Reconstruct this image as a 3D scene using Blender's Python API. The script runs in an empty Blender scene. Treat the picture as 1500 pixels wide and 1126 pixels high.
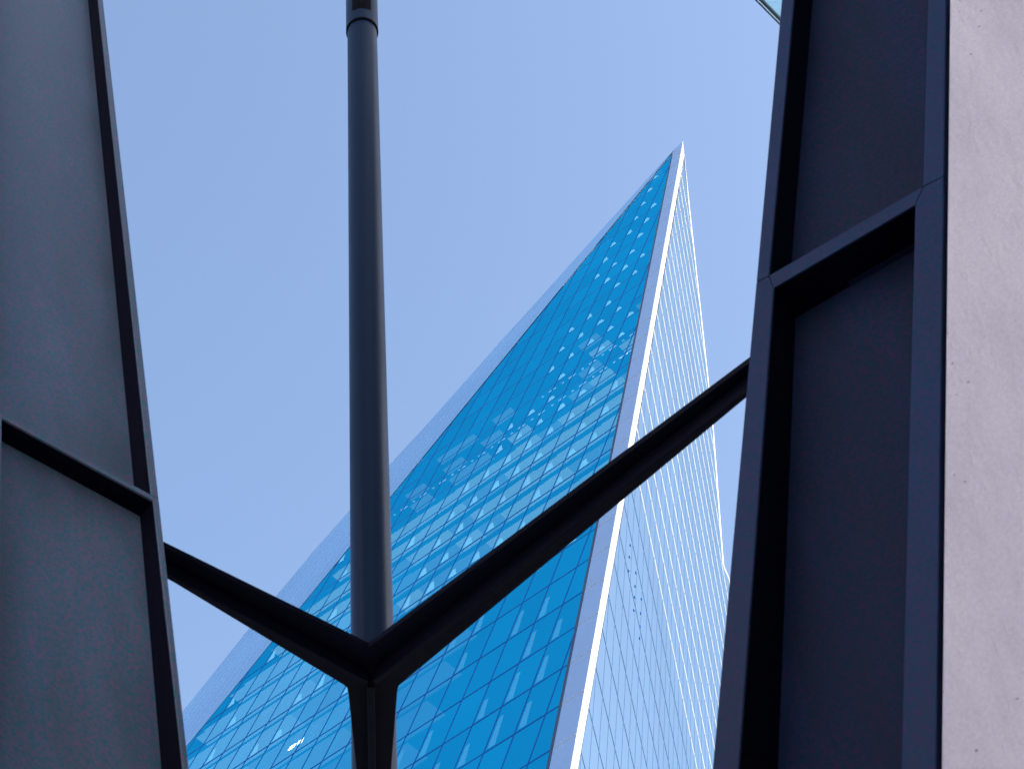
import bpy, bmesh, math, random
import numpy as np
from mathutils import Matrix, Vector

random.seed(7)
scene = bpy.context.scene
COL = scene.collection

# ------------------------------------------------------------------ camera
FOC, CX, CY = 3180.0, 750.0, 563.0            # focal length and centre of a 1500 px wide picture
unit = lambda v: np.asarray(v, float) / np.linalg.norm(v)
def cv(x, y): return np.array([x - CX, y - CY, FOC])
UP = unit(cv(498, -1900))                      # where the plumb lines meet
FW = np.array([0, 0, 1.0])
YH = unit(FW - FW.dot(UP) * UP)
XH = np.cross(YH, UP)
MW = np.array([XH, YH, UP])                    # camera axes -> world axes
EYE = np.array([0.0, 0.0, 1.6])
def ray(x, y): return unit(MW @ cv(x, y))
def on_plane(x, y, q, n):
    r = ray(x, y)
    return EYE + r * ((q - EYE).dot(n) / r.dot(n))
def at_height(x, y, z):
    r = ray(x, y)
    return EYE + r * ((z - EYE[2]) / r[2])
def horiz(x, y):
    r = ray(x, y)
    return unit([r[0], r[1], 0])

cam = bpy.data.cameras.new('camera')
cam.sensor_width = 36.0
cam.lens = FOC / 1500.0 * 36.0
cam.clip_start = 0.1
cam.clip_end = 5000
cam.dof.use_dof = True
cam.dof.focus_distance = 140.0
cam.dof.aperture_fstop = 9.0
cob = bpy.data.objects.new('camera', cam)
COL.objects.link(cob)
cr, cu, cb = MW @ np.array([1, 0, 0]), MW @ np.array([0, -1, 0]), MW @ np.array([0, 0, -1])
cob.matrix_world = Matrix(((cr[0], cu[0], cb[0], EYE[0]), (cr[1], cu[1], cb[1], EYE[1]),
                           (cr[2], cu[2], cb[2], EYE[2]), (0, 0, 0, 1)))
scene.camera = cob

# ------------------------------------------------------------------ sky, sun, exposure
SUN_AZ, SUN_EL = math.radians(100), math.radians(28)      # clockwise from +Y
w = bpy.data.worlds.new('World')
scene.world = w
w.use_nodes = True
nt = w.node_tree
nt.nodes.clear()
sky = nt.nodes.new('ShaderNodeTexSky')
sky.sky_type = 'NISHITA'
sky.sun_disc = False
sky.sun_elevation = SUN_EL
sky.sun_rotation = SUN_AZ
sky.air_density = 1.0
sky.dust_density = 2.8
sky.ozone_density = 1.6
bg = nt.nodes.new('ShaderNodeBackground')
bg.inputs['Strength'].default_value = 0.15
wo = nt.nodes.new('ShaderNodeOutputWorld')
nt.links.new(sky.outputs[0], bg.inputs[0])
nt.links.new(bg.outputs[0], wo.inputs[0])
sl = bpy.data.lights.new('sun', 'SUN')
sl.energy = 2.2
sl.angle = math.radians(0.5)
sl.color = (1.0, 0.93, 0.84)
so = bpy.data.objects.new('sun', sl)
COL.objects.link(so)
sdir = Vector((math.sin(SUN_AZ) * math.cos(SUN_EL), math.cos(SUN_AZ) * math.cos(SUN_EL), math.sin(SUN_EL)))
so.rotation_euler = sdir.to_track_quat('Z', 'Y').to_euler()
so.location = (60, -10, 60)
scene.view_settings.view_transform = 'Standard'
scene.view_settings.look = 'None'
scene.view_settings.exposure = 1.43
scene.view_settings.gamma = 1.0

# ------------------------------------------------------------------ helpers
def tag(o, label=None, cat=None, group=None, kind=None):
    if label: o['label'] = label
    if cat: o['category'] = cat
    if group: o['group'] = group
    if kind: o['kind'] = kind
    return o

def empty(name, loc):
    o = bpy.data.objects.new(name, None)
    o.empty_display_size = 0.2
    o.location = [float(c) for c in loc]
    COL.objects.link(o)
    return o

class MB:
    """collects faces and links them as one mesh object"""
    def __init__(s): s.v, s.f, s.m = [], [], []
    def poly(s, pts, mi=0):
        b = len(s.v)
        s.v += [tuple(float(c) for c in p) for p in pts]
        s.f.append(list(range(b, b + len(pts))))
        s.m.append(mi)
    def prism(s, pts, d, mi=0, pts2=None):
        """polygon pts swept by the vector d (or joined to pts2)"""
        n = len(pts)
        q = pts2 if pts2 is not None else [np.asarray(p) + d for p in pts]
        b = len(s.v)
        s.v += [tuple(float(c) for c in p) for p in list(pts) + list(q)]
        s.f.append([b + i for i in range(n)]); s.m.append(mi)
        s.f.append([b + n + i for i in reversed(range(n))]); s.m.append(mi)
        for i in range(n):
            j = (i + 1) % n
            s.f.append([b + i, b + n + i, b + n + j, b + j]); s.m.append(mi)
    def bar(s, p, q, a, b, mi=0):
        """box along p-q with cross-section vectors a and b starting at p"""
        p, q, a, b = map(np.asarray, (p, q, a, b))
        s.prism([p, p + a, p + a + b, p + b], q - p, mi)
    def build(s, name, mats, parent=None, bevel=0.0, smooth=False):
        me = bpy.data.meshes.new(name)
        org = Vector(parent.location) if parent else Vector((0, 0, 0))
        par = parent
        while par is not None and par.parent is not None:
            par = par.parent; org = org + par.location
        if parent is None and s.v:
            org = Vector(np.mean(np.array(s.v), axis=0))
        vs = [Vector(v) - org for v in s.v]
        me.from_pydata(vs, [], s.f)
        for m in (mats if isinstance(mats, (list, tuple)) else [mats]): me.materials.append(m)
        for p, mi in zip(me.polygons, s.m): p.material_index = mi
        bm = bmesh.new(); bm.from_mesh(me)
        bmesh.ops.recalc_face_normals(bm, faces=bm.faces)
        bm.to_mesh(me); bm.free()
        if smooth:
            for p in me.polygons: p.use_smooth = True
        o = bpy.data.objects.new(name, me)
        COL.objects.link(o)
        if parent: o.parent = parent
        else: o.location = org
        if bevel:
            md = o.modifiers.new('bevel', 'BEVEL'); md.width = bevel; md.segments = 2
            md.limit_method = 'ANGLE'; md.angle_limit = math.radians(40)
        return o

def clip(poly, a, b, c):
    """keep the side a*x+b*y+c >= 0 of a 2-D polygon"""
    out = []
    for i in range(len(poly)):
        p, q = poly[i], poly[(i + 1) % len(poly)]
        dp, dq = a * p[0] + b * p[1] + c, a * q[0] + b * q[1] + c
        if dp >= 0: out.append(p)
        if dp * dq < 0:
            t = dp / (dp - dq)
            out.append((p[0] + (q[0] - p[0]) * t, p[1] + (q[1] - p[1]) * t))
    return out
def line_left(p, q):
    """half-plane on the left of p->q"""
    return (-(q[1] - p[1]), q[0] - p[0], (q[1] - p[1]) * p[0] - (q[0] - p[0]) * p[1])
def clip_convex(poly, region):
    for i in range(len(region)):
        poly = clip(poly, *line_left(region[i], region[(i + 1) % len(region)]))
        if len(poly) < 3: return []
    return poly
def area(poly):
    return 0.5 * sum(poly[i][0] * poly[(i + 1) % len(poly)][1] - poly[(i + 1) % len(poly)][0] * poly[i][1] for i in range(len(poly)))
def ccw(poly): return poly if area(poly) > 0 else poly[::-1]

# ------------------------------------------------------------------ materials
def mat(name):
    m = bpy.data.materials.new(name); m.use_nodes = True
    t = m.node_tree; t.nodes.clear()
    o = t.nodes.new('ShaderNodeOutputMaterial')
    return m, t, o
def noise(t, scale, detail=3, rough=0.55, stretch=None):
    tc = t.nodes.new('ShaderNodeTexCoord')
    n = t.nodes.new('ShaderNodeTexNoise')
    n.inputs['Scale'].default_value = scale; n.inputs['Detail'].default_value = detail; n.inputs['Roughness'].default_value = rough
    src = tc.outputs['Object']
    if stretch:
        mp = t.nodes.new('ShaderNodeMapping'); mp.inputs['Scale'].default_value = stretch
        t.links.new(src, mp.inputs[0]); src = mp.outputs[0]
    t.links.new(src, n.inputs['Vector'])
    return n
def ramp(t, src, stops):
    r = t.nodes.new('ShaderNodeValToRGB')
    while len(r.color_ramp.elements) < len(stops): r.color_ramp.elements.new(0.5)
    for e, (p, c) in zip(r.color_ramp.elements, stops):
        e.position = p; e.color = (*c, 1)
    t.links.new(src, r.inputs[0])
    return r
def mixc(t, a, b, fac, mode='MIX'):
    m = t.nodes.new('ShaderNodeMix'); m.data_type = 'RGBA'; m.blend_type = mode
    for s, v in ((m.inputs[6], a), (m.inputs[7], b), (m.inputs[0], fac)):
        if hasattr(v, 'is_linked') or hasattr(v, 'links'): t.links.new(v, s)
        else: s.default_value = (*v, 1) if isinstance(v, tuple) else v
    return m.outputs[2]

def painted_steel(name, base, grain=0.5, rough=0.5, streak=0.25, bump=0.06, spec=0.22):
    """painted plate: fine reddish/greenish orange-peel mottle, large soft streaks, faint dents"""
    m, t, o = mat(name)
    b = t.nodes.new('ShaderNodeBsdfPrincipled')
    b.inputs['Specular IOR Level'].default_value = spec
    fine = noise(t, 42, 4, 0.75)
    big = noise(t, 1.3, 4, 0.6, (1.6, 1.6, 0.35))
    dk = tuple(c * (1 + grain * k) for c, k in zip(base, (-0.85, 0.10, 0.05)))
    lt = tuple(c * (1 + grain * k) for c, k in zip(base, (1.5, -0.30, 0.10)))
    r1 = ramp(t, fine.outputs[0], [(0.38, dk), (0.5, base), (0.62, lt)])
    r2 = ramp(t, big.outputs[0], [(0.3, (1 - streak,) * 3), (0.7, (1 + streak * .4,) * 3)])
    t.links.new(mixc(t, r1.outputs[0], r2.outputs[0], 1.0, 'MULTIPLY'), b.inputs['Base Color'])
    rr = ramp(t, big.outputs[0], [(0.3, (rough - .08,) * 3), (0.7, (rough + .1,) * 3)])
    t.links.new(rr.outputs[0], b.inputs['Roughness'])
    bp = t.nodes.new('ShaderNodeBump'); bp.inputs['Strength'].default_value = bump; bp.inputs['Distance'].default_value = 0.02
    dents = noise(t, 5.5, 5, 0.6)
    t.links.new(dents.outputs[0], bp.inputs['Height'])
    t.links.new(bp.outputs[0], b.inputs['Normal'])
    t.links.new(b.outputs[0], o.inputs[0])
    return m

M_STEEL = painted_steel('lit_column_paint', (0.142, 0.200, 0.250), 0.8, streak=0.3, bump=0.1)  # left column, its stronger sky light put into a lighter colour
M_STEEL2 = painted_steel('shaded_column_paint', (0.020, 0.043, 0.105), 0.8, 0.5, spec=0.12)  # right column, its weaker light put into a darker colour
M_WEB2 = painted_steel('shaded_web_paint', (0.0135, 0.025, 0.060), 1.0, 0.6, 0.4, 0.12, spec=0.1)  # right web, shade likewise put into the colour
M_BRACE = painted_steel('steel_shade_paint', (0.004, 0.004, 0.012), 0.5, 0.6, spec=0.06)
M_POLE = painted_steel('pole_paint', (0.006, 0.018, 0.044), 0.3, 0.38, 0.1, 0.012, 0.12)
M_SEAL_SHADE = painted_steel('dark_seal_and_shade', (0.004, 0.004, 0.006), 0.2, 0.7, spec=0.05)

def concrete_mat():
    m, t, o = mat('concrete')
    b = t.nodes.new('ShaderNodeBsdfPrincipled'); b.inputs['Roughness'].default_value = 0.62
    big = noise(t, 1.7, 5, 0.6, (1.8, 1.8, 0.5)); fine = noise(t, 55, 4, 0.7)
    c1 = ramp(t, big.outputs[0], [(0.28, (0.69, 0.60, 0.63)), (0.5, (0.78, 0.705, 0.735)), (0.74, (0.86, 0.77, 0.785))])
    c2 = ramp(t, fine.outputs[0], [(0.3, (0.90, 0.88, 0.9)), (0.7, (1.05, 1.06, 1.05))])
    col = mixc(t, c1.outputs[0], c2.outputs[0], 1.0, 'MULTIPLY')
    tc = t.nodes.new('ShaderNodeTexCoord')
    vo = t.nodes.new('ShaderNodeTexVoronoi'); vo.inputs['Scale'].default_value = 9.0
    t.links.new(tc.outputs['Object'], vo.inputs['Vector'])
    holes = ramp(t, vo.outputs['Distance'], [(0.03, (1, 1, 1)), (0.075, (0, 0, 0))])
    t.links.new(mixc(t, col, (0.42, 0.36, 0.37), holes.outputs[0]), b.inputs['Base Color'])
    wav = noise(t, 3.4, 5, 0.6, (1.2, 1.2, 0.45))
    bp = t.nodes.new('ShaderNodeBump'); bp.inputs['Strength'].default_value = 0.8; bp.inputs['Distance'].default_value = 0.07
    t.links.new(wav.outputs[0], bp.inputs['Height'])
    bp2 = t.nodes.new('ShaderNodeBump'); bp2.inputs['Strength'].default_value = 0.6; bp2.inputs['Distance'].default_value = 0.01; bp2.invert = True
    t.links.new(holes.outputs[0], bp2.inputs['Height']); t.links.new(bp.outputs[0], bp2.inputs['Normal'])
    t.links.new(bp2.outputs[0], b.inputs['Normal'])
    t.links.new(b.outputs[0], o.inputs[0])
    return m
M_CONC = concrete_mat()

def glass_mat(name, tint, through, fac, rough=0.03, wave=0.0, pane=0.0):
    """coated facade glass: tinted mirror over a tinted clear body"""
    m, t, o = mat(name)
    g = t.nodes.new('ShaderNodeBsdfGlossy'); g.inputs['Roughness'].default_value = rough
    oi = t.nodes.new('ShaderNodeObjectInfo')
    n = noise(t, 0.07, 2, 0.5)
    r = ramp(t, n.outputs[0], [(0.3, tuple(c * 0.95 for c in tint)), (0.7, tuple(min(1, c * 1.04) for c in tint))])
    ge = t.nodes.new('ShaderNodeNewGeometry')
    ad = t.nodes.new('ShaderNodeMath'); ad.operation = 'ADD'; t.links.new(ge.outputs['Random Per Island'], ad.inputs[0]); t.links.new(oi.outputs['Random'], ad.inputs[1])
    fr = t.nodes.new('ShaderNodeMath'); fr.operation = 'FRACT'; t.links.new(ad.outputs[0], fr.inputs[0])
    rp = ramp(t, fr.outputs[0], [(0.0, (1 - pane, 1 - pane, 1 - pane * .8)), (1.0, (1.0, 1.0, 1.0))])
    t.links.new(mixc(t, r.outputs[0], rp.outputs[0], 1.0, 'MULTIPLY'), g.inputs['Color'])
    if wave:
        bp = t.nodes.new('ShaderNodeBump'); bp.inputs['Strength'].default_value = wave; bp.inputs['Distance'].default_value = 0.02
        nn = noise(t, 0.5, 2, 0.5); t.links.new(nn.outputs[0], bp.inputs['Height']); t.links.new(bp.outputs[0], g.inputs['Normal'])
    tr = t.nodes.new('ShaderNodeBsdfTransparent'); tr.inputs[0].default_value = (*through, 1)
    mx = t.nodes.new('ShaderNodeMixShader'); mx.inputs[0].default_value = fac
    t.links.new(tr.outputs[0], mx.inputs[1]); t.links.new(g.outputs[0], mx.inputs[2])
    t.links.new(mx.outputs[0], o.inputs[0])
    return m
def plain(name, base, rough=0.5, metal=0.0, emit=None, es=0.0, var=0.06, scale=3, spec=0.5):
    m, t, o = mat(name)
    b = t.nodes.new('ShaderNodeBsdfPrincipled')
    n = noise(t, scale, 4, 0.6)
    r = ramp(t, n.outputs[0], [(0.3, tuple(c * (1 - var) for c in base)), (0.7, tuple(min(1, c * (1 + var)) for c in base))])
    t.links.new(r.outputs[0], b.inputs['Base Color'])
    b.inputs['Roughness'].default_value = rough; b.inputs['Metallic'].default_value = metal; b.inputs['Specular IOR Level'].default_value = spec
    if emit:
        b.inputs['Emission Color'].default_value = (*emit, 1); b.inputs['Emission Strength'].default_value = es
    t.links.new(b.outputs[0], o.inputs[0])
    return m
M_PANE = glass_mat('blue_glass', (0.022, 0.69, 0.98), (0.35, 0.72, 1.0), 0.90, 0.02, 0.0, 0.09)
M_SIDE = glass_mat('pale_glass', (0.78, 0.88, 0.87), (0.5, 0.7, 0.85), 1.0, 0.02)
M_BACKG = glass_mat('ribbed_glass', (0.63, 0.84, 0.98), (0.5, 0.7, 0.85), 1.0, 0.03)
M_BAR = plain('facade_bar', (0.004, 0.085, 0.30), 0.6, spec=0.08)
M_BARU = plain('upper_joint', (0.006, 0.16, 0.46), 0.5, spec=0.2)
M_SBAR = plain('side_bar', (0.06, 0.13, 0.28), 0.5, spec=0.1)
M_EDGE = plain('dark_channel', (0.012, 0.035, 0.085), 0.4)
M_CLAD = plain('shaded_cladding', (0.55, 0.66, 0.82), 0.22, 0.75, var=0.03, scale=0.25)  # same white cladding, the front's blue shade put into the colour
M_WHITE = plain('white_cladding', (0.45, 0.45, 0.455), 0.5, var=0.03, scale=0.5)
M_FIN = plain('white_fin', (0.72, 0.715, 0.71), 0.5, var=0.02, scale=0.5)
M_RIB = plain('rib_metal', (0.36, 0.52, 0.78), 0.5, 0.0, spec=0.2)
M_BULK = plain('bulkhead', (0.02, 0.09, 0.17), 0.6)
M_CEIL = plain('glow_ceiling', (0.5, 0.6, 0.62), 0.7, 0, (1.0, 0.72, 0.38), 0.85, 0.4, 0.8)  # ceilings glow by themselves in place of room light
M_CDIM = plain('dim_glow_ceiling', (0.3, 0.4, 0.45), 0.7, 0, (1.0, 0.75, 0.45), 0.38, 0.3, 0.8)
M_GLOW = plain('strong_glow_ceiling', (0.5, 0.6, 0.62), 0.7, 0, (1.0, 0.78, 0.60), 0.75, 0.2, 0.8)  # glow steps that lighten the glass towards the lower left
M_GLOW2 = plain('soft_glow_ceiling', (0.5, 0.6, 0.62), 0.7, 0, (1.0, 0.78, 0.60), 0.45, 0.2, 0.8)
M_GLOW3 = plain('faint_glow_ceiling', (0.5, 0.6, 0.62), 0.7, 0, (1.0, 0.78, 0.60), 0.2, 0.2, 0.8)
M_BLIND = plain('glow_blind', (0.7, 0.75, 0.68), 0.7, 0, (1.0, 0.74, 0.50), 1.55, 0.15, 0.8)  # blinds glow by themselves, no lamp behind them
M_STREAK = plain('glow_streak', (0.7, 0.75, 0.68), 0.7, 0, (1.0, 0.78, 0.58), 0.42, 0.15, 0.8)  # fainter glow for the streaks on the lower storeys
M_LAMP = plain('tube_lamp', (0.9, 0.85, 0.85), 0.5, 0, (1.0, 0.60, 0.50), 2.0)
M_LAMP2 = plain('warm_lamp', (0.9, 0.88, 0.8), 0.5, 0, (1.0, 0.55, 0.36), 16.0)
M_CORE = plain('core_wall', (0.02, 0.05, 0.09), 0.7)
M_CANG = glass_mat('canopy_glass', (0.8, 0.95, 1.0), (0.70, 0.95, 1.0), 0.25, 0.05)
M_CANF = plain('canopy_frame', (0.015, 0.02, 0.035), 0.35)
M_CANT = plain('teal_gasket', (0.10, 0.28, 0.36), 0.4)
M_GROUND = plain('paving', (0.36, 0.35, 0.34), 0.8, var=0.25, scale=0.4)
M_STONE = plain('blocker_stone', (0.34, 0.34, 0.36), 0.8, var=0.12, scale=1.2)
M_DARKG = plain('added_block_glass', (0.03, 0.05, 0.07), 0.1)

# ------------------------------------------------------------------ ground
g = MB(); g.poly([(-2500, -2500, 0), (2500, -2500, 0), (2500, 2500, 0), (-2500, 2500, 0)])
tag(g.build('ground', M_GROUND), kind='structure')

# ------------------------------------------------------------------ glass tower
hA, mA0, hB = horiz(-6000, 5300), ray(1422, -727), horiz(1720, 4570)
nA = unit(np.cross(hA, mA0)); nA = nA if nA.dot(ray(800, 700)) < 0 else -nA
mA0 = unit(np.cross(nA, hA)); mA0 = mA0 if mA0[2] > 0 else -mA0
r0 = ray(1000, 207)
APEX = EYE + r0 * ((190 - 1.6) / r0[2])
SKEW = 0.0243                                             # u drifts along a mullion
def A2(u, v, d=0.0): return APEX + hA * u + mA0 * v + nA * d
def toA(p): q = p - APEX; return (q.dot(hA), q.dot(mA0))
def imA(x, y): return toA(on_plane(x, y, APEX, nA))
corner_low = on_plane(835, 1126, APEX, nA)
eAB = unit(APEX - corner_low)                             # the sharp corner between both fronts
nB = unit(np.cross(hB, eAB)); nB = nB if nB.dot(ray(1000, 700)) < 0 else -nB
mB = unit(np.cross(nB, hB)); mB = mB if mB[2] > 0 else -mB
def B2(u, v, d=0.0): return APEX + hB * u + mB * v + nB * d
def toB(p): q = p - APEX; return (q.dot(hB), q.dot(mB))
def imB(x, y): return toB(on_plane(x, y, APEX, nB))
zA = lambda v: APEX[2] + mA0[2] * v
vA = lambda z: (z - APEX[2]) / mA0[2]
vB = lambda z: (z - APEX[2]) / mB[2]
FLOOR0, FH, BAY, BAY0 = 69.14, 4.15, 1.95, 4.31
floors = [FLOOR0 + FH * k for k in range(-16, 29)]

tower = empty('glass_tower', (APEX[0] - 18, APEX[1] - 15, 0))
tag(tower, 'tall leaning glass skyscraper with a sharp pointed top, blue front and white-ribbed side', 'skyscraper')

# front face A outline, in (u, v)
d1, d2 = imA(983.6, 226.6), imA(806, 1098)
def dark_u(v): return d1[0] + (d2[0] - d1[0]) * (v - d1[1]) / (d2[1] - d1[1])
c1, c2 = imA(921.6, 300), imA(275, 1090)
def left_u(v): return c1[0] + (c2[0] - c1[0]) * (v - c1[1]) / (c2[1] - c1[1])
ea = toA(corner_low)
def edge_u(v): return ea[0] * v / ea[1]
VG = vA(0.0); VK = vA(78.0)
# top where left edge and dark edge meet
vt = d1[1]
for _ in range(60):
    vt -= 0.05
    if left_u(vt) > dark_u(vt): break
uk = left_u(VK)
region = ccw([(dark_u(vt), vt), (uk, VK), (uk - SKEW * (VG - VK), VG), (dark_u(VG), VG)])

mull_k = range(-11, 24)
def mu(k, v): return BAY0 + BAY * k - SKEW * v - 0.0          # u of mullion k at v
# ---- window panes, transoms, mullions
TG, MG = 0.07, 0.04
panes = []
for z in floors:
    v0, v1 = vA(z) + TG, vA(z + FH) - TG
    for k in mull_k:
        quad = [(mu(k, v0) + MG, v0), (mu(k, v1) + MG, v1), (mu(k + 1, v1) - MG, v1), (mu(k + 1, v0) - MG, v0)]
        p = clip_convex(ccw(quad), region)
        if len(p) >= 3 and abs(area(p)) > 0.05: panes.append((z, k, p))
def px(p):
    c = MW.T @ (np.asarray(p) - EYE)
    return CX + FOC * c[0] / c[2], CY + FOC * c[1] / c[2]
def seen(p):
    pts = [px(A2(*q)) for q in p]
    cx = sum(a for a, b in pts) / len(pts); cy = sum(b for a, b in pts) / len(pts)
    vis = 250 < cx < 1000 and 200 < cy < 1150
    if vis and 500 < cx < 590: vis = False
    return (abs(area(pts)) if vis else 0.0)
order = sorted(range(len(panes)), key=lambda i: -seen(panes[i][2]))
rest = MB()
for j, i in enumerate(order):
    z, k, p = panes[i]
    tilt = (random.uniform(-1, 1) * 0.0015, random.uniform(-1, 1) * 0.0015)
    uc = sum(q[0] for q in p) / len(p); vc = sum(q[1] for q in p) / len(p)
    pts = [A2(q[0], q[1], (q[0] - uc) * tilt[0] + (q[1] - vc) * tilt[1]) for q in p]
    if j < 100:
        m = MB(); m.poly(pts); m.build('window', M_PANE, tower)
    else:
        rest.poly(pts)
ro = rest.build('window', M_PANE, tower); ro['kind'] = 'stuff'

for k in mull_k:
    va, vb = vA(0), vt
    quad = [(mu(k, va) - MG, va), (mu(k, vb) - MG, vb), (mu(k, vb) + MG, vb), (mu(k, va) + MG, va)]
    p = clip_convex(ccw(quad), region)
    if len(p) >= 3:
        m = MB(); m.prism([A2(u, v, 0.011) for u, v in p], -nA * 0.035); m.build('mullion', M_BAR, tower)
for z in floors:
    v = vA(z)
    quad = [(-40, v - TG), (70, v - TG), (70, v + TG), (-40, v + TG)]
    p = clip_convex(ccw(quad), region)
    if len(p) >= 3:
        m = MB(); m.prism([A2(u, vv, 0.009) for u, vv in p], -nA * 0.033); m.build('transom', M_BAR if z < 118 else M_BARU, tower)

# ---- storeys behind the glass: ceilings and blinds with room light as glow, tube lamps
inw = -unit([nA[0], nA[1], 0])
def keep_in(pts):
    """clip a level polygon so that it stays inside the side front"""
    q = [(p.dot(hA), p.dot(inw), p) for p in pts]
    z = pts[0][2]
    o = np.array([0, 0, z])
    P2 = [(a, b) for a, b, _ in q]
    f = lambda a, b: -((hA * a + inw * b + o - APEX).dot(nB)) - 0.25
    a_, b_, c_ = f(1, 0) - f(0, 0), f(0, 1) - f(0, 0), f(0, 0)
    P2 = clip(P2, a_, b_, c_)
    return [hA * a + inw * b + o for a, b in P2]
def zone(k, kf, frac):
    """how the bay is lit: 0 dark, 1 dim, 2 lit; and its blind"""
    rnd = random.random()
    if kf >= 16: lit = 1 if rnd < .06 else 0
    elif kf >= 13: lit = 2 if rnd < .2 and frac < .5 else (1 if rnd < .3 else 0)
    elif kf >= 10: lit = 2 if rnd < .78 else 1
    elif kf >= 8: lit = 2 if rnd < .45 and frac < .5 else 1
    elif kf >= 6: lit = 1 if rnd < .6 else 0
    else: lit = 0
    bl = 0
    if kf >= 14: bl = 1 if (frac < .42 and random.random() < .8) else 0
    elif kf >= 6: bl = 1 if (frac < .45 and random.random() < .9) or random.random() < .12 else 0
    return lit, bl
n_blind, far_blinds = 0, MB()
for z in floors:
    kf = round((z - FLOOR0) / FH)
    zc = z + FH - 0.42
    v = vA(zc)
    if v > vt - 1 or kf < -6: continue
    ul, ur = left_u(v), dark_u(v)
    if v < VK: ul = uk - SKEW * (v - VK)
    c = MB(); bl = MB(); lamps = []
    for k in mull_k:
        a, b = mu(k, v), mu(k + 1, v)
        if b < ur + 0.1 or a > ul + 0.9: continue
        a, b, bx = max(a, ur), min(b, ul), min(b, ul + 0.8)
        if b - a < 0.05: b = a + 0.01
        base = lambda u, d: A2(u, v, -0.08) + inw * d
        lit, bd = zone(k, kf, (a - ur) / max(ul - ur, 1e-3))
        st = 0.30 + 0.10 * random.random()
        fr = (a - ur) / max(ul - ur, 1e-3)
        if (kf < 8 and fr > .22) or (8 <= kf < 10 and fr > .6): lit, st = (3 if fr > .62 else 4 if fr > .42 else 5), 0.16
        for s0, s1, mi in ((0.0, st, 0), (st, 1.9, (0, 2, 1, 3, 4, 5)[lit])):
            be = bx if (lit >= 3 and mi) else b
            if be > ul: s0 = max(s0, 0.3)
            if be - a < 0.05: continue
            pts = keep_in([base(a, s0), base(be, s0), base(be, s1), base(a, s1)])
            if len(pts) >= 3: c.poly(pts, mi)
        if kf >= 6 and bd and b - a > 0.8:
            # a self-glowing roller blind hanging at the left end of the bay, just behind the glass
            hgt = random.uniform(1.0, 1.7) if kf < 14 else random.uniform(0.9, 1.3)
            wd = random.uniform(0.3, 0.55)
            zb = z + 0.38
            vb0, vb1 = vA(zb), vA(zb + hgt)
            e0, e1 = mu(k + 1, vb0) - 0.10, mu(k + 1, vb1) - 0.10
            quad = [(e0, vb0), (e1, vb1), (e1 - wd * .55, vb1), (e0 - wd - .25, vb0)]
            p = clip_convex(ccw(quad), region)
            if len(p) >= 3: bl.poly([A2(u, vv, -0.045) for u, vv in p], 0)
        elif -2 < kf < 6 and random.random() < 0.55 and b - a > 0.8:
            zb = z + 0.36  # narrow glowing streak beside the mullion
            vb0, vb1 = vA(zb), vA(zb + random.uniform(1.8, 2.8))
            e0, e1 = mu(k + 1, vb0) - 0.10, mu(k + 1, vb1) - 0.10
            quad = [(e0, vb0), (e1, vb1), (e1 - .28, vb1), (e0 - .5, vb0)]
            p = clip_convex(ccw(quad), region)
            if len(p) >= 3: bl.poly([A2(u, vv, -0.045) for u, vv in p], 1)
        if kf in (13, 14) and (kf == 13 or (a - ur) < 9):
            for u0, u1 in ((a + 0.08, a + 0.75), (a + 1.25, a + 1.45)):
                lamps.append((u0, u1, 0.12))
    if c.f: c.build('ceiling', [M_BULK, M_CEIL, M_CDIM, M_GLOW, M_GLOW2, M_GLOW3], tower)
    for f_, mi in zip(bl.f, bl.m):
        pts = [bl.v[i] for i in f_]
        if n_blind < 95:
            b_ = MB(); b_.poly(pts); b_.build('blind', (M_BLIND, M_STREAK)[mi], tower)  # M_STREAK pieces are glowing streaks, not blinds
        else: far_blinds.poly(pts, mi)
        n_blind += 1
    for u0, u1, d in lamps:
        m = MB(); zz = -0.05
        p0 = A2(u0, v, -0.08) + inw * d + np.array([0, 0, zz]); p1 = A2(u1, v, -0.08) + inw * d + np.array([0, 0, zz])
        if u1 < ul and u0 > ur:
            m.bar(p0, p1, inw * 0.06, np.array([0, 0, 0.04])); m.build('ceiling_lamp', M_LAMP, tower)
if far_blinds.f: far_blinds.build('blind', [M_BLIND, M_STREAK], tower)['kind'] = 'stuff'  # M_STREAK pieces are glowing streaks, not blinds
for (x0, y0, x1, y1) in ((417, 1093, 426, 1087), (430, 1084.5, 440.5, 1077.5)):
    a, b = imA(x0, y0), imA(x1, y1)
    m = MB(); m.bar(A2(a[0], a[1], -0.3), A2(b[0], b[1], -0.3), mA0 * 0.42, -nA * 0.05)
    m.build('ceiling_lamp', M_LAMP2, tower)
# dark storey core behind the glass
m = MB(); m.poly([A2(dark_u(VG), VG) + inw * 2.0, A2(dark_u(vt), vt) + inw * 2.0, A2(uk, VK) + inw * 2.0, A2(uk - SKEW * (VG - VK), VG) + inw * 2.0])
core = []
for i in range(41):
    v = VG + (vt - 3 - VG) * i / 40
    ul = left_u(v) if v > VK else uk - SKEW * (v - VK)
    pts = keep_in([A2(dark_u(v), v) + inw * 1.9, A2(ul, v) + inw * 1.9, A2(ul, v) + inw * 2.0, A2(dark_u(v), v) + inw * 2.0])
    if len(pts) >= 3:
        s = sorted(pts, key=lambda p: p.dot(hA)); core.append((s[0], s[-1]))
m = MB()
for i in range(len(core) - 1): m.poly([core[i][0], core[i][1], core[i + 1][1], core[i + 1][0]])
m.build('core_wall', M_CORE, tower)

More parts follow.
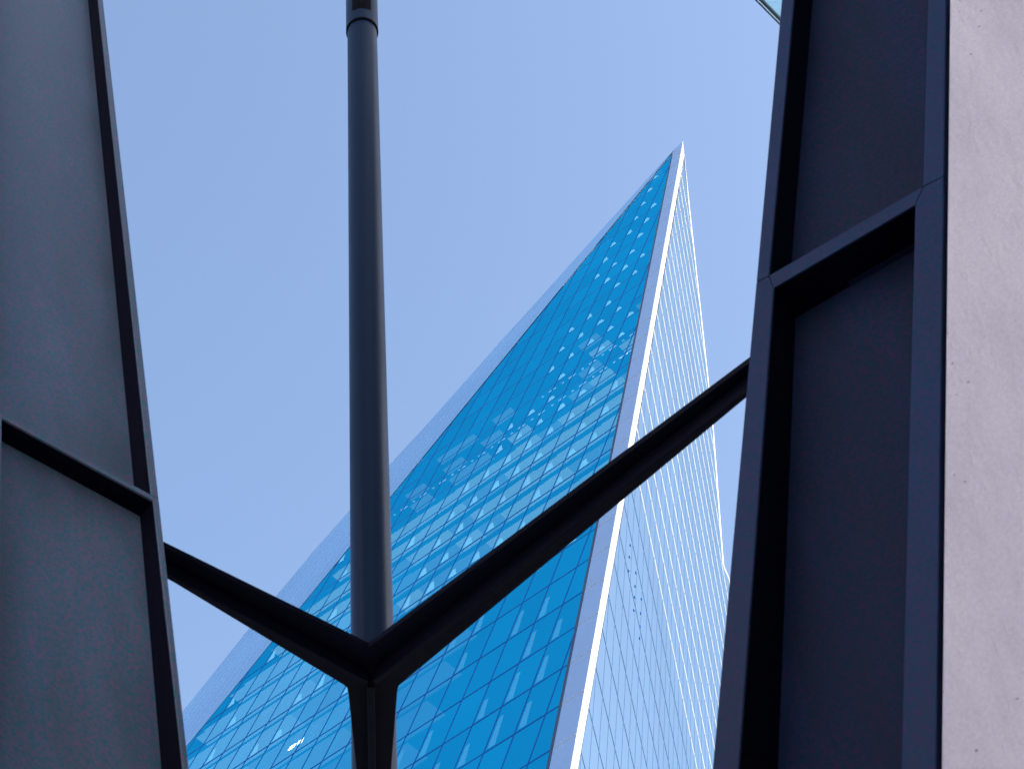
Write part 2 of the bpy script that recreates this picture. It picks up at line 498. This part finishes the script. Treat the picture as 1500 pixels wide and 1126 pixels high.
# ---- corner cladding on the front, with the dark channel beside the glass
vbt = -0.1
m = MB()
wch = 0.16
m.prism([A2(dark_u(VG) - wch, VG, 0.03), A2(dark_u(VG) + 0.02, VG, 0.03), A2(dark_u(vt), vt + .2, 0.03), A2(dark_u(vt) - wch * .7, vt + .2, 0.03)], -nA * 0.2)
m.build('edge_channel', M_EDGE, tower)
m = MB()
vv = VG
levels = [vA(z) for z in floors if zA(VG) < z < 188] 
levels = [VG] + levels + [vt + 0.15]
for i in range(len(levels) - 1):
    a, b = levels[i] + 0.035, levels[i + 1] - 0.035
    m.prism([A2(edge_u(a), a, 0.0), A2(edge_u(b), b, 0.0), A2(dark_u(b) - wch, b, 0.0), A2(dark_u(a) - wch, a, 0.0)], -nA * 0.12)
a = vt + 0.2
lu = lambda v: min(left_u(v), dark_u(v))
m.prism([A2(edge_u(a), a), A2(0, 0), A2(max(left_u(-1.2), edge_u(-1.2)), -1.2), A2(dark_u(vt) , a)], -nA * 0.12)
for v in levels[1:-1]:
    m.bar(A2(edge_u(v) + .01, v - 0.033, 0.012), A2(dark_u(v) - wch - .01, v - 0.033, 0.012), mA0 * 0.066, -nA * 0.1, 1)
m.build('corner_cladding', [M_CLAD, M_WHITE], tower)

# ---- side face B: pale glass, white edge trims, fins, thin bars
b1, b2 = imB(985.5, 320), imB(845.7, 1126)
def trim_u(v): return b1[0] + (b2[0] - b1[0]) * (v - b1[1]) / (b2[1] - b1[1])
eb = toB(corner_low)
def cor_u(v): return eb[0] * v / eb[1]
o1, o2 = imB(1011.7, 320), imB(1060, 830)
oL = [(0, 0), (o1[0], o1[1]), imB(1044.3, 621), o2, imB(1068.7, 850)]
ue, ve = oL[-1]; oL.append((ue + 12, ve - 16)); oL.append((ue + 12 - 0.0, vB(0)))
def out_u(v):
    for p, q in zip(oL[:-1], oL[1:]):
        if q[1] <= v <= p[1]: return p[0] + (q[0] - p[0]) * (v - p[1]) / (q[1] - p[1])
    return oL[-1][0]
VBG = vB(0)
outline = [(trim_u(VBG), VBG)] + [p for p in reversed(oL[1:])] + [(0.6, -2.6)]
m = MB(); m.poly([B2(u, v, 0) for u, v in outline]); m.build('side_glazing', M_SIDE, tower)
# white corner trim
m = MB()
tp = [(cor_u(VBG), VBG), (0, 0), (0.75, -1.6), (trim_u(-9), -9), (trim_u(VBG), VBG)]
m.prism([B2(u, v, 0.02) for u, v in tp], -nB * 0.015)
m.build('corner_trim', M_WHITE, tower)
m = MB()
pin = 0.7
for p, q in zip(oL[:-1], oL[1:]):
    m.prism([B2(p[0], p[1], 0.03), B2(q[0], q[1], 0.03), B2(q[0] - pin, q[1] - .3, 0.03), B2(p[0] - (pin if p[1] < 0 else 0), p[1] - (.3 if p[1] < 0 else 0), 0.03)], -nB * 0.025)
m.build('outer_trim', M_FIN, tower)
# fins: slim triangular louvres on the upper storeys
FIN = 0.029
for z in floors:
    v = vB(z)
    if v > -5: continue
    u0, u1 = trim_u(v), out_u(v) - pin - .1
    if u1 - u0 < 0.6: continue
    m = MB()
    if z > 104:
        tri = [B2(u0, v, 0.0), B2(u0, v + FIN * .9, 0.0), B2(u0, v + FIN * .8, FIN)]
        m.prism(tri, hB * (u1 - u0)); m.build('fin', M_FIN, tower)
    else:
        m.bar(B2(u0, v, 0.0), B2(u1, v, 0.0), mB * 0.05, nB * 0.018); m.build('thin_transom', M_SBAR, tower)
SKB = 0.16
for k in range(-60, 40):
    base_u = -36 + 1.95 * k                # u of this bar at v = -100
    pts = []
    for v in np.linspace(VBG, -4, 120):
        u = base_u + SKB * (v + 100)
        if trim_u(v) + .1 < u < out_u(v) - pin: pts.append((u, v))
    if len(pts) < 4: continue
    (ua, va), (ub, vb) = pts[0], pts[-1]
    m = MB(); m.bar(B2(ua, va, 0.0), B2(ub, vb, 0.0), hB * 0.07, nB * 0.014)
    m.build('thin_mullion', M_SBAR, tower)
for (x, y) in ((923.2, 798.5), (922, 815.7), (920.8, 836), (931.3, 838.8), (930.3, 858.5), (929.4, 874.5), (928.4, 893.8), (939.5, 877.3), (938.5, 898), (937.6, 917.5), (936.8, 934.5)):
    u, v = imB(x, y)
    m = MB(); m.prism([B2(u - .07, v - .04, 0), B2(u + .07, v - .04, 0), B2(u + .07, v + .06, 0), B2(u - .07, v + .06, 0)], nB * 0.035)
    m.build('restraint_socket', M_BAR, tower)

# ---- ribbed rear face C seen edge-on along the left of the front
acd = unit(A2(*c2) - A2(*c1))
ang = None
best = None
for deg in np.arange(0.5, 14, 0.05):
    for sg in (1, -1):
        a = math.radians(deg) * sg
        nn = nA * math.cos(a) + np.cross(acd, nA) * math.sin(a)
        inc = math.degrees(math.acos(max(-1, min(1, -nn.dot(ray(500, 800))))))
        if abs(inc - 85.2) < 0.06 and best is None: best = nn
nC = best
AC0 = A2(*c2)
sil = [(987, 220), (981, 226), (850, 370.6), (778.6, 450), (733, 500), (626.6, 620), (573.3, 677.3), (511.8, 747.3), (462, 803.5), (363.2, 922), (270, 1038.5), (215, 1107), (120, 1225), (20, 1350)]
outC = [on_plane(x, y, AC0, nC) for x, y in sil]
inC = []
for p in outC:
    # foot on the front's edge, measured square to it
    d = (p - AC0).dot(acd); inC.append(AC0 + acd * d)
low_in, low_out = A2(uk, VK), outC[-1] + acd * 25
sideC = unit(np.cross(acd, nC)); sideC = sideC if (outC[8] - inC[8]).dot(sideC) > 0 else -sideC
m = MB()
for i in range(len(outC) - 1): m.poly([inC[i], inC[i + 1], outC[i + 1], outC[i]])
m.poly([inC[-1], AC0 + acd * ((low_in - AC0).dot(acd)), low_out, outC[-1]])
gl = MB()
gnd_in, gnd_out = A2(uk - SKEW * (VG - VK), VG), None
go = low_out + (gnd_in - low_in)
m.poly([low_in, gnd_in, go, low_out])
m.build('rear_glazing', M_BACKG, tower)
# slim ribs on that face, running up and slightly outwards
wmax = max((p - q).dot(sideC) for p, q in zip(outC, inC))
ribs = MB()
def widthC(s):
    for i in range(len(outC) - 1):
        s0, s1 = (outC[i] - AC0).dot(acd), (outC[i + 1] - AC0).dot(acd)
        if min(s0, s1) <= s <= max(s0, s1):
            t = (s - s0) / (s1 - s0) if s1 != s0 else 0
            return (outC[i] - inC[i]).dot(sideC) * (1 - t) + (outC[i + 1] - inC[i + 1]).dot(sideC) * t
    return None
s_top, s_bot = (outC[0] - AC0).dot(acd), (outC[-1] - AC0).dot(acd)
RSL = wmax / 60.0
print('C width', wmax)
for k in range(-2, 46):
    pts = []
    for s in np.linspace(s_bot, s_top, 160):
        wv = widthC(s)
        off = (s - s_bot) * -1 * np.sign(s_top - s_bot) * -1
        q = (abs(s - s_bot)) * RSL - 60 * RSL + k * wmax / 11 * 1.0
        if wv is not None and 0.1 < q < wv - 0.05: pts.append((s, q))
    if len(pts) < 3: continue
    (sa, qa), (sb, qb) = pts[0], pts[-1]
    p0, p1 = AC0 + acd * sa + sideC * qa + nC * .004, AC0 + acd * sb + sideC * qb + nC * .004
    rb = MB(); rb.bar(p0, p1, sideC * 0.22, nC * 0.002); rb.build('rib', M_RIB, tower)

# ---- unseen back, closing the volume
m = MB()
bo = [B2(u, v) for u, v in oL]
ci = outC + [low_out, go]
n_ = max(len(bo), len(ci))
def rs(L, i): 
    t = i / (n_ - 1) * (len(L) - 1); j = min(int(t), len(L) - 2); f = t - j
    return L[j] * (1 - f) + L[j + 1] * f
for i in range(n_ - 1): m.poly([rs(bo, i), rs(bo, i + 1), rs(ci, i + 1), rs(ci, i)])
m.build('rear_wall', M_CLAD, tower)

# ------------------------------------------------------------------ steel columns
H = 10.6                                                    # underside of the bracing
class Col:
    def __init__(s, hp, ep, p0):
        s.h, s.e = horiz(*hp), ray(*ep)
        s.P = at_height(*p0, H)
        s.n = unit(np.cross(s.h, s.e))
        if s.n.dot(s.P - EYE) > 0: s.n = -s.n
    def p(s, a, b, c=0.0): return s.P + s.h * a + s.e * b + s.n * c
    def slab(s, m, poly, c0, c1): m.prism([s.p(a, b, c0) for a, b in poly], s.n * (c1 - c0))
    def foot(s):
        b = -s.P[2] / s.e[2]
        return b
CL = Col((6180, 4112), (20, -1169), (224, 737))
CR = Col((-9175, 5684), (1426, -3113), (1131, 421))

def lerp(x, pts):
    for (x0, y0), (x1, y1) in zip(pts[:-1], pts[1:]):
        if x0 <= x <= x1: return y0 + (y1 - y0) * (x - x0) / (x1 - x0)
    return pts[0][1] if x < pts[0][0] else pts[-1][1]

def column(C, name, label, tip, far_in_up, far_in_lo, far_out, near_up, near_lo, near_out, D_up, D_lo, st, upper, back=0.75, M=None, MWEB=None):
    """built-up leaning column: recessed web, far and near flanges, diagonal stiffener at the brace level"""
    bf = C.foot()
    root = empty(name, C.p(-0.45, bf))
    tag(root, label, 'column', 'leaning steel columns either side of the gap')
    st0 = st[0]                                            # stiffener: lower, upper b at both ends
    s_lo_far, s_up_far, s_lo_near, s_up_near = st
    # webs
    m = MB(); C.slab(m, [(far_out - .01, s_lo_far), (near_out + .01, s_lo_near), (near_out + .01, tip), (far_out - .01, tip)], -D_up - 0.03, -D_up)
    m.build('web', MWEB or M, root)
    m = MB()
    # lower web lies a little deeper towards the base, so it is a slab between two depths
    d0, d1 = D_lo
    f = [C.p(far_out - .01, s_lo_far - .002, -d0), C.p(near_out + .01, s_lo_near - .002, -d0), C.p(near_out + .01, -6.5, -d1), C.p(far_out - .01, -6.5, -d1)]
    m.prism(f, -C.n * 0.03)
    f = [C.p(far_out - .01, -6.5, -d1), C.p(near_out + .01, -6.5, -d1), C.p(near_out + .01, bf, -d1), C.p(far_out - .01, bf, -d1)]
    m.prism(f, -C.n * 0.03)
    m.build('web', MWEB or M, root)
    # far flange, upper and lower stage
    m = MB()
    C.slab(m, [(far_out, s_up_far), (far_in_up[0], s_up_far), (far_in_up[1], tip), (far_out, tip)], -back, 0)
    m.build('flange', M, root, 0.006)
    m = MB()
    C.slab(m, [(far_out, s_up_far - .003), (far_in_up[0], s_up_far - .003), (far_in_lo[0], s_lo_far), (far_in_lo[1], -2.8), (far_in_lo[1], bf), (far_out, bf)], -back, 0.0)
    m.build('flange', M, root, 0.006)
    # near flange
    m = MB()
    C.slab(m, [(near_up[0], s_up_near), (near_out, s_up_near), (near_out, tip), (near_up[1], tip)], -back, 0)
    m.build('flange', M, root, 0.006)
    m = MB()
    C.slab(m, [(near_lo, s_lo_near), (near_up[0], s_up_near - .003), (near_out, s_up_near - .003), (near_out, bf), (near_lo, bf)], -back, 0)
    m.build('flange', M, root, 0.006)
    # stiffener; near-black body carries its underside's shade as colour
    m = MB()
    C.slab(m, [(far_in_lo[0] + .004 * 0, s_lo_far), (near_lo + .002, s_lo_near), (near_up[0] + .002, s_up_near), (far_in_up[0] - .002, s_up_far)], -max(D_lo[0], D_up) - 0.02, -0.012)
    st_o = m.build('stiffener', M_BRACE, root, 0.002)
    m = MB()  # stiffener's front face, left in the column colour
    C.slab(m, [(far_in_lo[0] + .004 * 0, s_lo_far), (near_lo + .002, s_lo_near), (near_up[0] + .002, s_up_near), (far_in_up[0] - .002, s_up_far)], -0.0125, -0.001)
    front_o = m.build('front_face', M, root); front_o.parent = st_o; front_o.location = (0, 0, 0)
    # recess shade painted as a dark strip inside the far flange, upper and lower stage
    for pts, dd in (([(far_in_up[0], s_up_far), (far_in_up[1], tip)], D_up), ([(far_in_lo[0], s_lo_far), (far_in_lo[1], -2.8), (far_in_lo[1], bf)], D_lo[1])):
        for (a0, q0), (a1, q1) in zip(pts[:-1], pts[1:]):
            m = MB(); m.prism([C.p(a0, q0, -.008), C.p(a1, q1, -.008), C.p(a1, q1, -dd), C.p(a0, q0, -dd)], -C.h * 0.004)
            m.build('shade_strip', M_BRACE, root)
    return root
# left: a runs from the far edge (+) to the near edge (-)
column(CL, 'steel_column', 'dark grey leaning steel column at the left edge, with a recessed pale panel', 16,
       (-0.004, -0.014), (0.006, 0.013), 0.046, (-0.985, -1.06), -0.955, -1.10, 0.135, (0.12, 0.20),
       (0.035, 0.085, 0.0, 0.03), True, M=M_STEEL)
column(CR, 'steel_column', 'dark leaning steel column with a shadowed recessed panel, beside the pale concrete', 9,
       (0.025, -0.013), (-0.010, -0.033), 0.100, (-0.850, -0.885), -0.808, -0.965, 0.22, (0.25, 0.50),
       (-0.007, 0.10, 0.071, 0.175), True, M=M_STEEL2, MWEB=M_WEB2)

# ------------------------------------------------------------------ Y brace (level, seen from below)
W = lambda x, y: at_height(x, y, H)
out = [(128, 746), (540, 948), (1172, 476), (1170, 519), (584, 1004), (582, 1013)]
stem_r = W(573, 1126); stem_l = W(522, 1126)
right_top, right_low = W(582, 1013), W(510, 1013)
sr = right_top + (stem_r - right_top) * 4.3
slf = right_low + (stem_l - right_low) * 3.9
P = [W(*p) for p in out] + [sr * 0 + np.array([sr[0], sr[1], H]), np.array([slf[0], slf[1], H])] + [W(510, 1014), W(508.5, 1007), W(503, 1002.5), W(137, 782)]
br = empty('steel_brace', W(545, 965))
tag(br, 'black Y-shaped steel brace spanning between the two leaning columns', 'brace')
m = MB(); m.prism(P, np.array([0, 0, 0.045])); m.build('plate', M_BRACE, br, 0.004)
# web fins hanging under the three arms
zf = np.array([0, 0, -0.10])
node = W(543, 985)
def fin(a, b, th):
    d = unit(b - a); s = np.array([-d[1], d[0], 0]) * th
    m = MB(); m.prism([a - s / 2, b - s / 2, b + s / 2, a + s / 2], zf)
    return m
endl, endr = (W(133, 765)), (W(1168, 499))
ends = (sr + slf) / 2; ends = np.array([ends[0], ends[1], H])
eps = np.array([0, 0, 0.0])
for q in (endl, endr):
    d = unit(q - node); fin(node + d * 0.03, q, 0.03).build('web', M_BRACE, br, 0.003)
d = unit(ends - node); fin(node + d * 0.02, ends, 0.042).build('web', M_BRACE, br, 0.003)

# ------------------------------------------------------------------ round pole behind the brace
YP = 13.0
def at_y(x, y): r = ray(x, y); return EYE + r * (YP / r[1])
pa, pb = at_y(509, 120), at_y(554.3, 120)
pc = (pa + pb) / 2; rad = 0.5 * (pb - pa)[0] * 0.985
qa, qb = at_y(513, 900), at_y(577, 900)
ctr = np.array([(pc[0] + ((qa + qb) / 2)[0]) / 2, YP, 0])
pole = empty('steel_pole', ctr)
tag(pole, 'tall round dark grey steel pole rising behind the Y-shaped brace', 'pole')
def ring(r, z, n=64): return [np.array([ctr[0] + r * math.cos(2 * math.pi * i / n), ctr[1] + r * math.sin(2 * math.pi * i / n), z]) for i in range(n)]
def tube(m, prof, n=64):
    b = len(m.v)
    for r, z in prof: m.v += [tuple(p) for p in ring(r, z, n)]
    for i in range(len(prof) - 1):
        for j in range(n):
            k = (j + 1) % n
            m.f.append([b + i * n + j, b + i * n + k, b + (i + 1) * n + k, b + (i + 1) * n + j]); m.m.append(0)
zc = at_y(530, 48)[2]
m = MB(); tube(m, [(rad * 1.02, 0), (rad * 1.0, zc + 1.5)]); m.build('shaft', M_POLE, pole, smooth=True)
m = MB(); tube(m, [(rad * 1.005, 0.05), (rad * 1.5, 0.05), (rad * 1.5, 0.0)]); m.build('base_plate', M_POLE, pole)
R2 = rad * 1.095
m = MB(); tube(m, [(rad * 1.02, zc + 0.10), (R2 * 0.975, zc + 0.012), (R2 * 0.985, zc), (R2, zc + 0.035), (R2, zc + 3.2), (0.01, zc + 3.25)])
o = m.build('sleeve', M_POLE, pole, smooth=False)
m = MB(); tube(m, [(rad * 1.015, zc + 0.002), (R2 * 1.002, zc - 0.002), (R2 * 1.004, zc + 0.03), (R2, zc + 0.034)]); m.build('shade_ring', M_SEAL_SHADE, pole)  # dark ring paints the shade under the sleeve's rim
# hatch in the sleeve facing the viewer
m = MB()
a0 = math.atan2(EYE[1] - ctr[1], EYE[0] - ctr[0])
zh = at_y(530, 9)[2] - 0.0
n_ = 14
lo, hi = [], []
for i in range(n_ + 1):
    a = a0 + math.radians(-36 + 70 * i / n_)
    lo.append(np.array([ctr[0] + (R2 + .004) * math.cos(a), ctr[1] + (R2 + .004) * math.sin(a), zc + 0.26]))
    hi.append(lo[-1] + np.array([0, 0, 0.9]))
for i in range(n_): m.poly([lo[i], lo[i + 1], hi[i + 1], hi[i]])
m.build('hatch', M_SEAL_SHADE, pole)

# ------------------------------------------------------------------ concrete pillar beside the right column
cp = empty('concrete_pillar', CR.p(-1.9, CR.foot()))
tag(cp, 'pale concrete pillar with small blowholes at the right edge', 'pillar')
m = MB()
bf = CR.foot()
N = 40
a_in, a_out = -0.992, -2.7
def face_ring(b):
    pts = [CR.p(a_in, b, -1.2)]
    for i in range(7):
        t = i / 6 * math.pi / 2
        pts.append(CR.p(a_in - .025 * (1 - math.cos(t)), b, -0.0 + .025 * math.sin(t) - .005))
    pts += [CR.p(a_out, b, .02), CR.p(a_out, b, -1.2)]
    return pts
r_lo, r_hi = face_ring(bf), face_ring(11)
m.prism(r_lo, None, 0, r_hi)
m.build('shaft', M_CONC, cp)
m = MB(); CR.slab(m, [(-0.9665, bf), (-0.9915, bf), (-0.9915, 10.9), (-0.9665, 10.9)], -0.5, -0.045)
m.build('joint_seal', M_SEAL_SHADE, cp)

# ------------------------------------------------------------------ glass canopy, top right
ZC = 19.0
V = lambda x, y: at_height(x, y, ZC)
k1, k0 = V(1149.5, 45), V(1104, -1)
ed = unit(k0 - k1); ed[2] = 0; ed = unit(ed)
sd = np.array([-ed[1], ed[0], 0])
if (V(1148, 10) - k1).dot(sd) < 0: sd = -sd
ca = empty('glass_canopy', k1)
tag(ca, 'pale glass canopy with a black double frame at the top, behind the right column', 'canopy')
pxm = np.linalg.norm(V(1149, 45) - V(1149, 44))
LEN = 5.0
def strip(name, s0, s1, mt, h0, h1, t0=0.0, t1=LEN):
    p = k1 + ed * t0 + sd * s0 + np.array([0, 0, h0])
    m = MB(); m.bar(p, p + ed * (t1 - t0), sd * (s1 - s0), np.array([0, 0, h1 - h0])); return m.build(name, mt, ca)
u_ = abs((V(1130, 20) - V(1131, 20)).dot(sd)) * 0.5 + abs((V(1130, 20) - V(1130, 19)).dot(sd)) * 0.5
strip('frame', 0, 1.7 * u_, M_CANF, 0, .05)
strip('glass_strip', 1.7 * u_, 5.8 * u_, M_CANG, 0.01, .02)
strip('frame', 5.8 * u_, 9.5 * u_, M_CANF, 0, .05)
strip('gasket', 9.5 * u_, 12.0 * u_, M_CANT, 0.005, .04)
strip('pane', 12.0 * u_, 2.6, M_CANG, 0.01, .03, -2.2)
strip('frame', 2.0 * u_ , 12 * u_, M_CANF, 0.002, .045, 0.0, 2.2 * u_)

# ------------------------------------------------------------------ unseen block added on the right, shades the columns from the sun
ob = empty('sun_blocker', (16, -4, 0))
tag(ob, 'block added out of view on the right to shade the columns from the sun', 'building')
m = MB()
m.bar((6, -22, 0), (26, -22, 0), (0, 34.4, 0), (0, 0, 36)); m.build('wall', M_STONE, ob, 0.02)  # wall of the added block
m = MB(); m.bar((5.6, -22.4, 36), (26.4, -22.4, 36), (0, 35.2, 0), (0, 0, 0.9)); m.build('added_cornice', M_STONE, ob, 0.05)
win = None
for fl in range(7):
    for i in range(8):
        y = -20.6 + i * 4.1; z = 2.2 + fl * 4.3
        if win is None:
            m = MB(); m.bar((5.94, y, z), (6.02, y, z), (0, 2.4, 0), (0, 0, 2.6)); win = m.build('window', M_DARKG, ob); y0, z0 = y, z  # windows of the added block
        else:
            c = win.copy(); COL.objects.link(c); c.parent = ob; c.location = (0, y - y0, z - z0)

# ------------------------------------------------------------------ unseen pale block added behind the viewer, bounces sunlight forward
M_PALE = plain('bounce_stone', (0.52, 0.48, 0.51), 0.8, var=0.08, scale=0.8)
pb_ = empty('bounce_block', (-32, -32, 0))
tag(pb_, 'pale block added out of view behind the viewer to bounce sunlight', 'building')
m = MB(); m.bar((-42, -62, 0), (-22, -62, 0), (0, 60, 0), (0, 0, 46)); m.build('wall', M_PALE, pb_, 0.02)  # wall of the added block
m = MB(); m.bar((-42.4, -62.4, 46), (-21.6, -62.4, 46), (0, 60.8, 0), (0, 0, 0.8)); m.build('added_cornice', M_PALE, pb_, 0.05)
win = None
for fl in range(9):
    for i in range(10):
        y = -60 + i * 5.9; z = 3 + fl * 4.7
        if win is None:
            m = MB(); m.bar((-22.02, y, z), (-21.94, y, z), (0, 1.5, 0), (0, 0, 2.2)); win = m.build('window', M_DARKG, pb_); y0, z0 = y, z  # windows of the added block
        else:
            c = win.copy(); COL.objects.link(c); c.parent = pb_; c.location = (0, y - y0, z - z0)
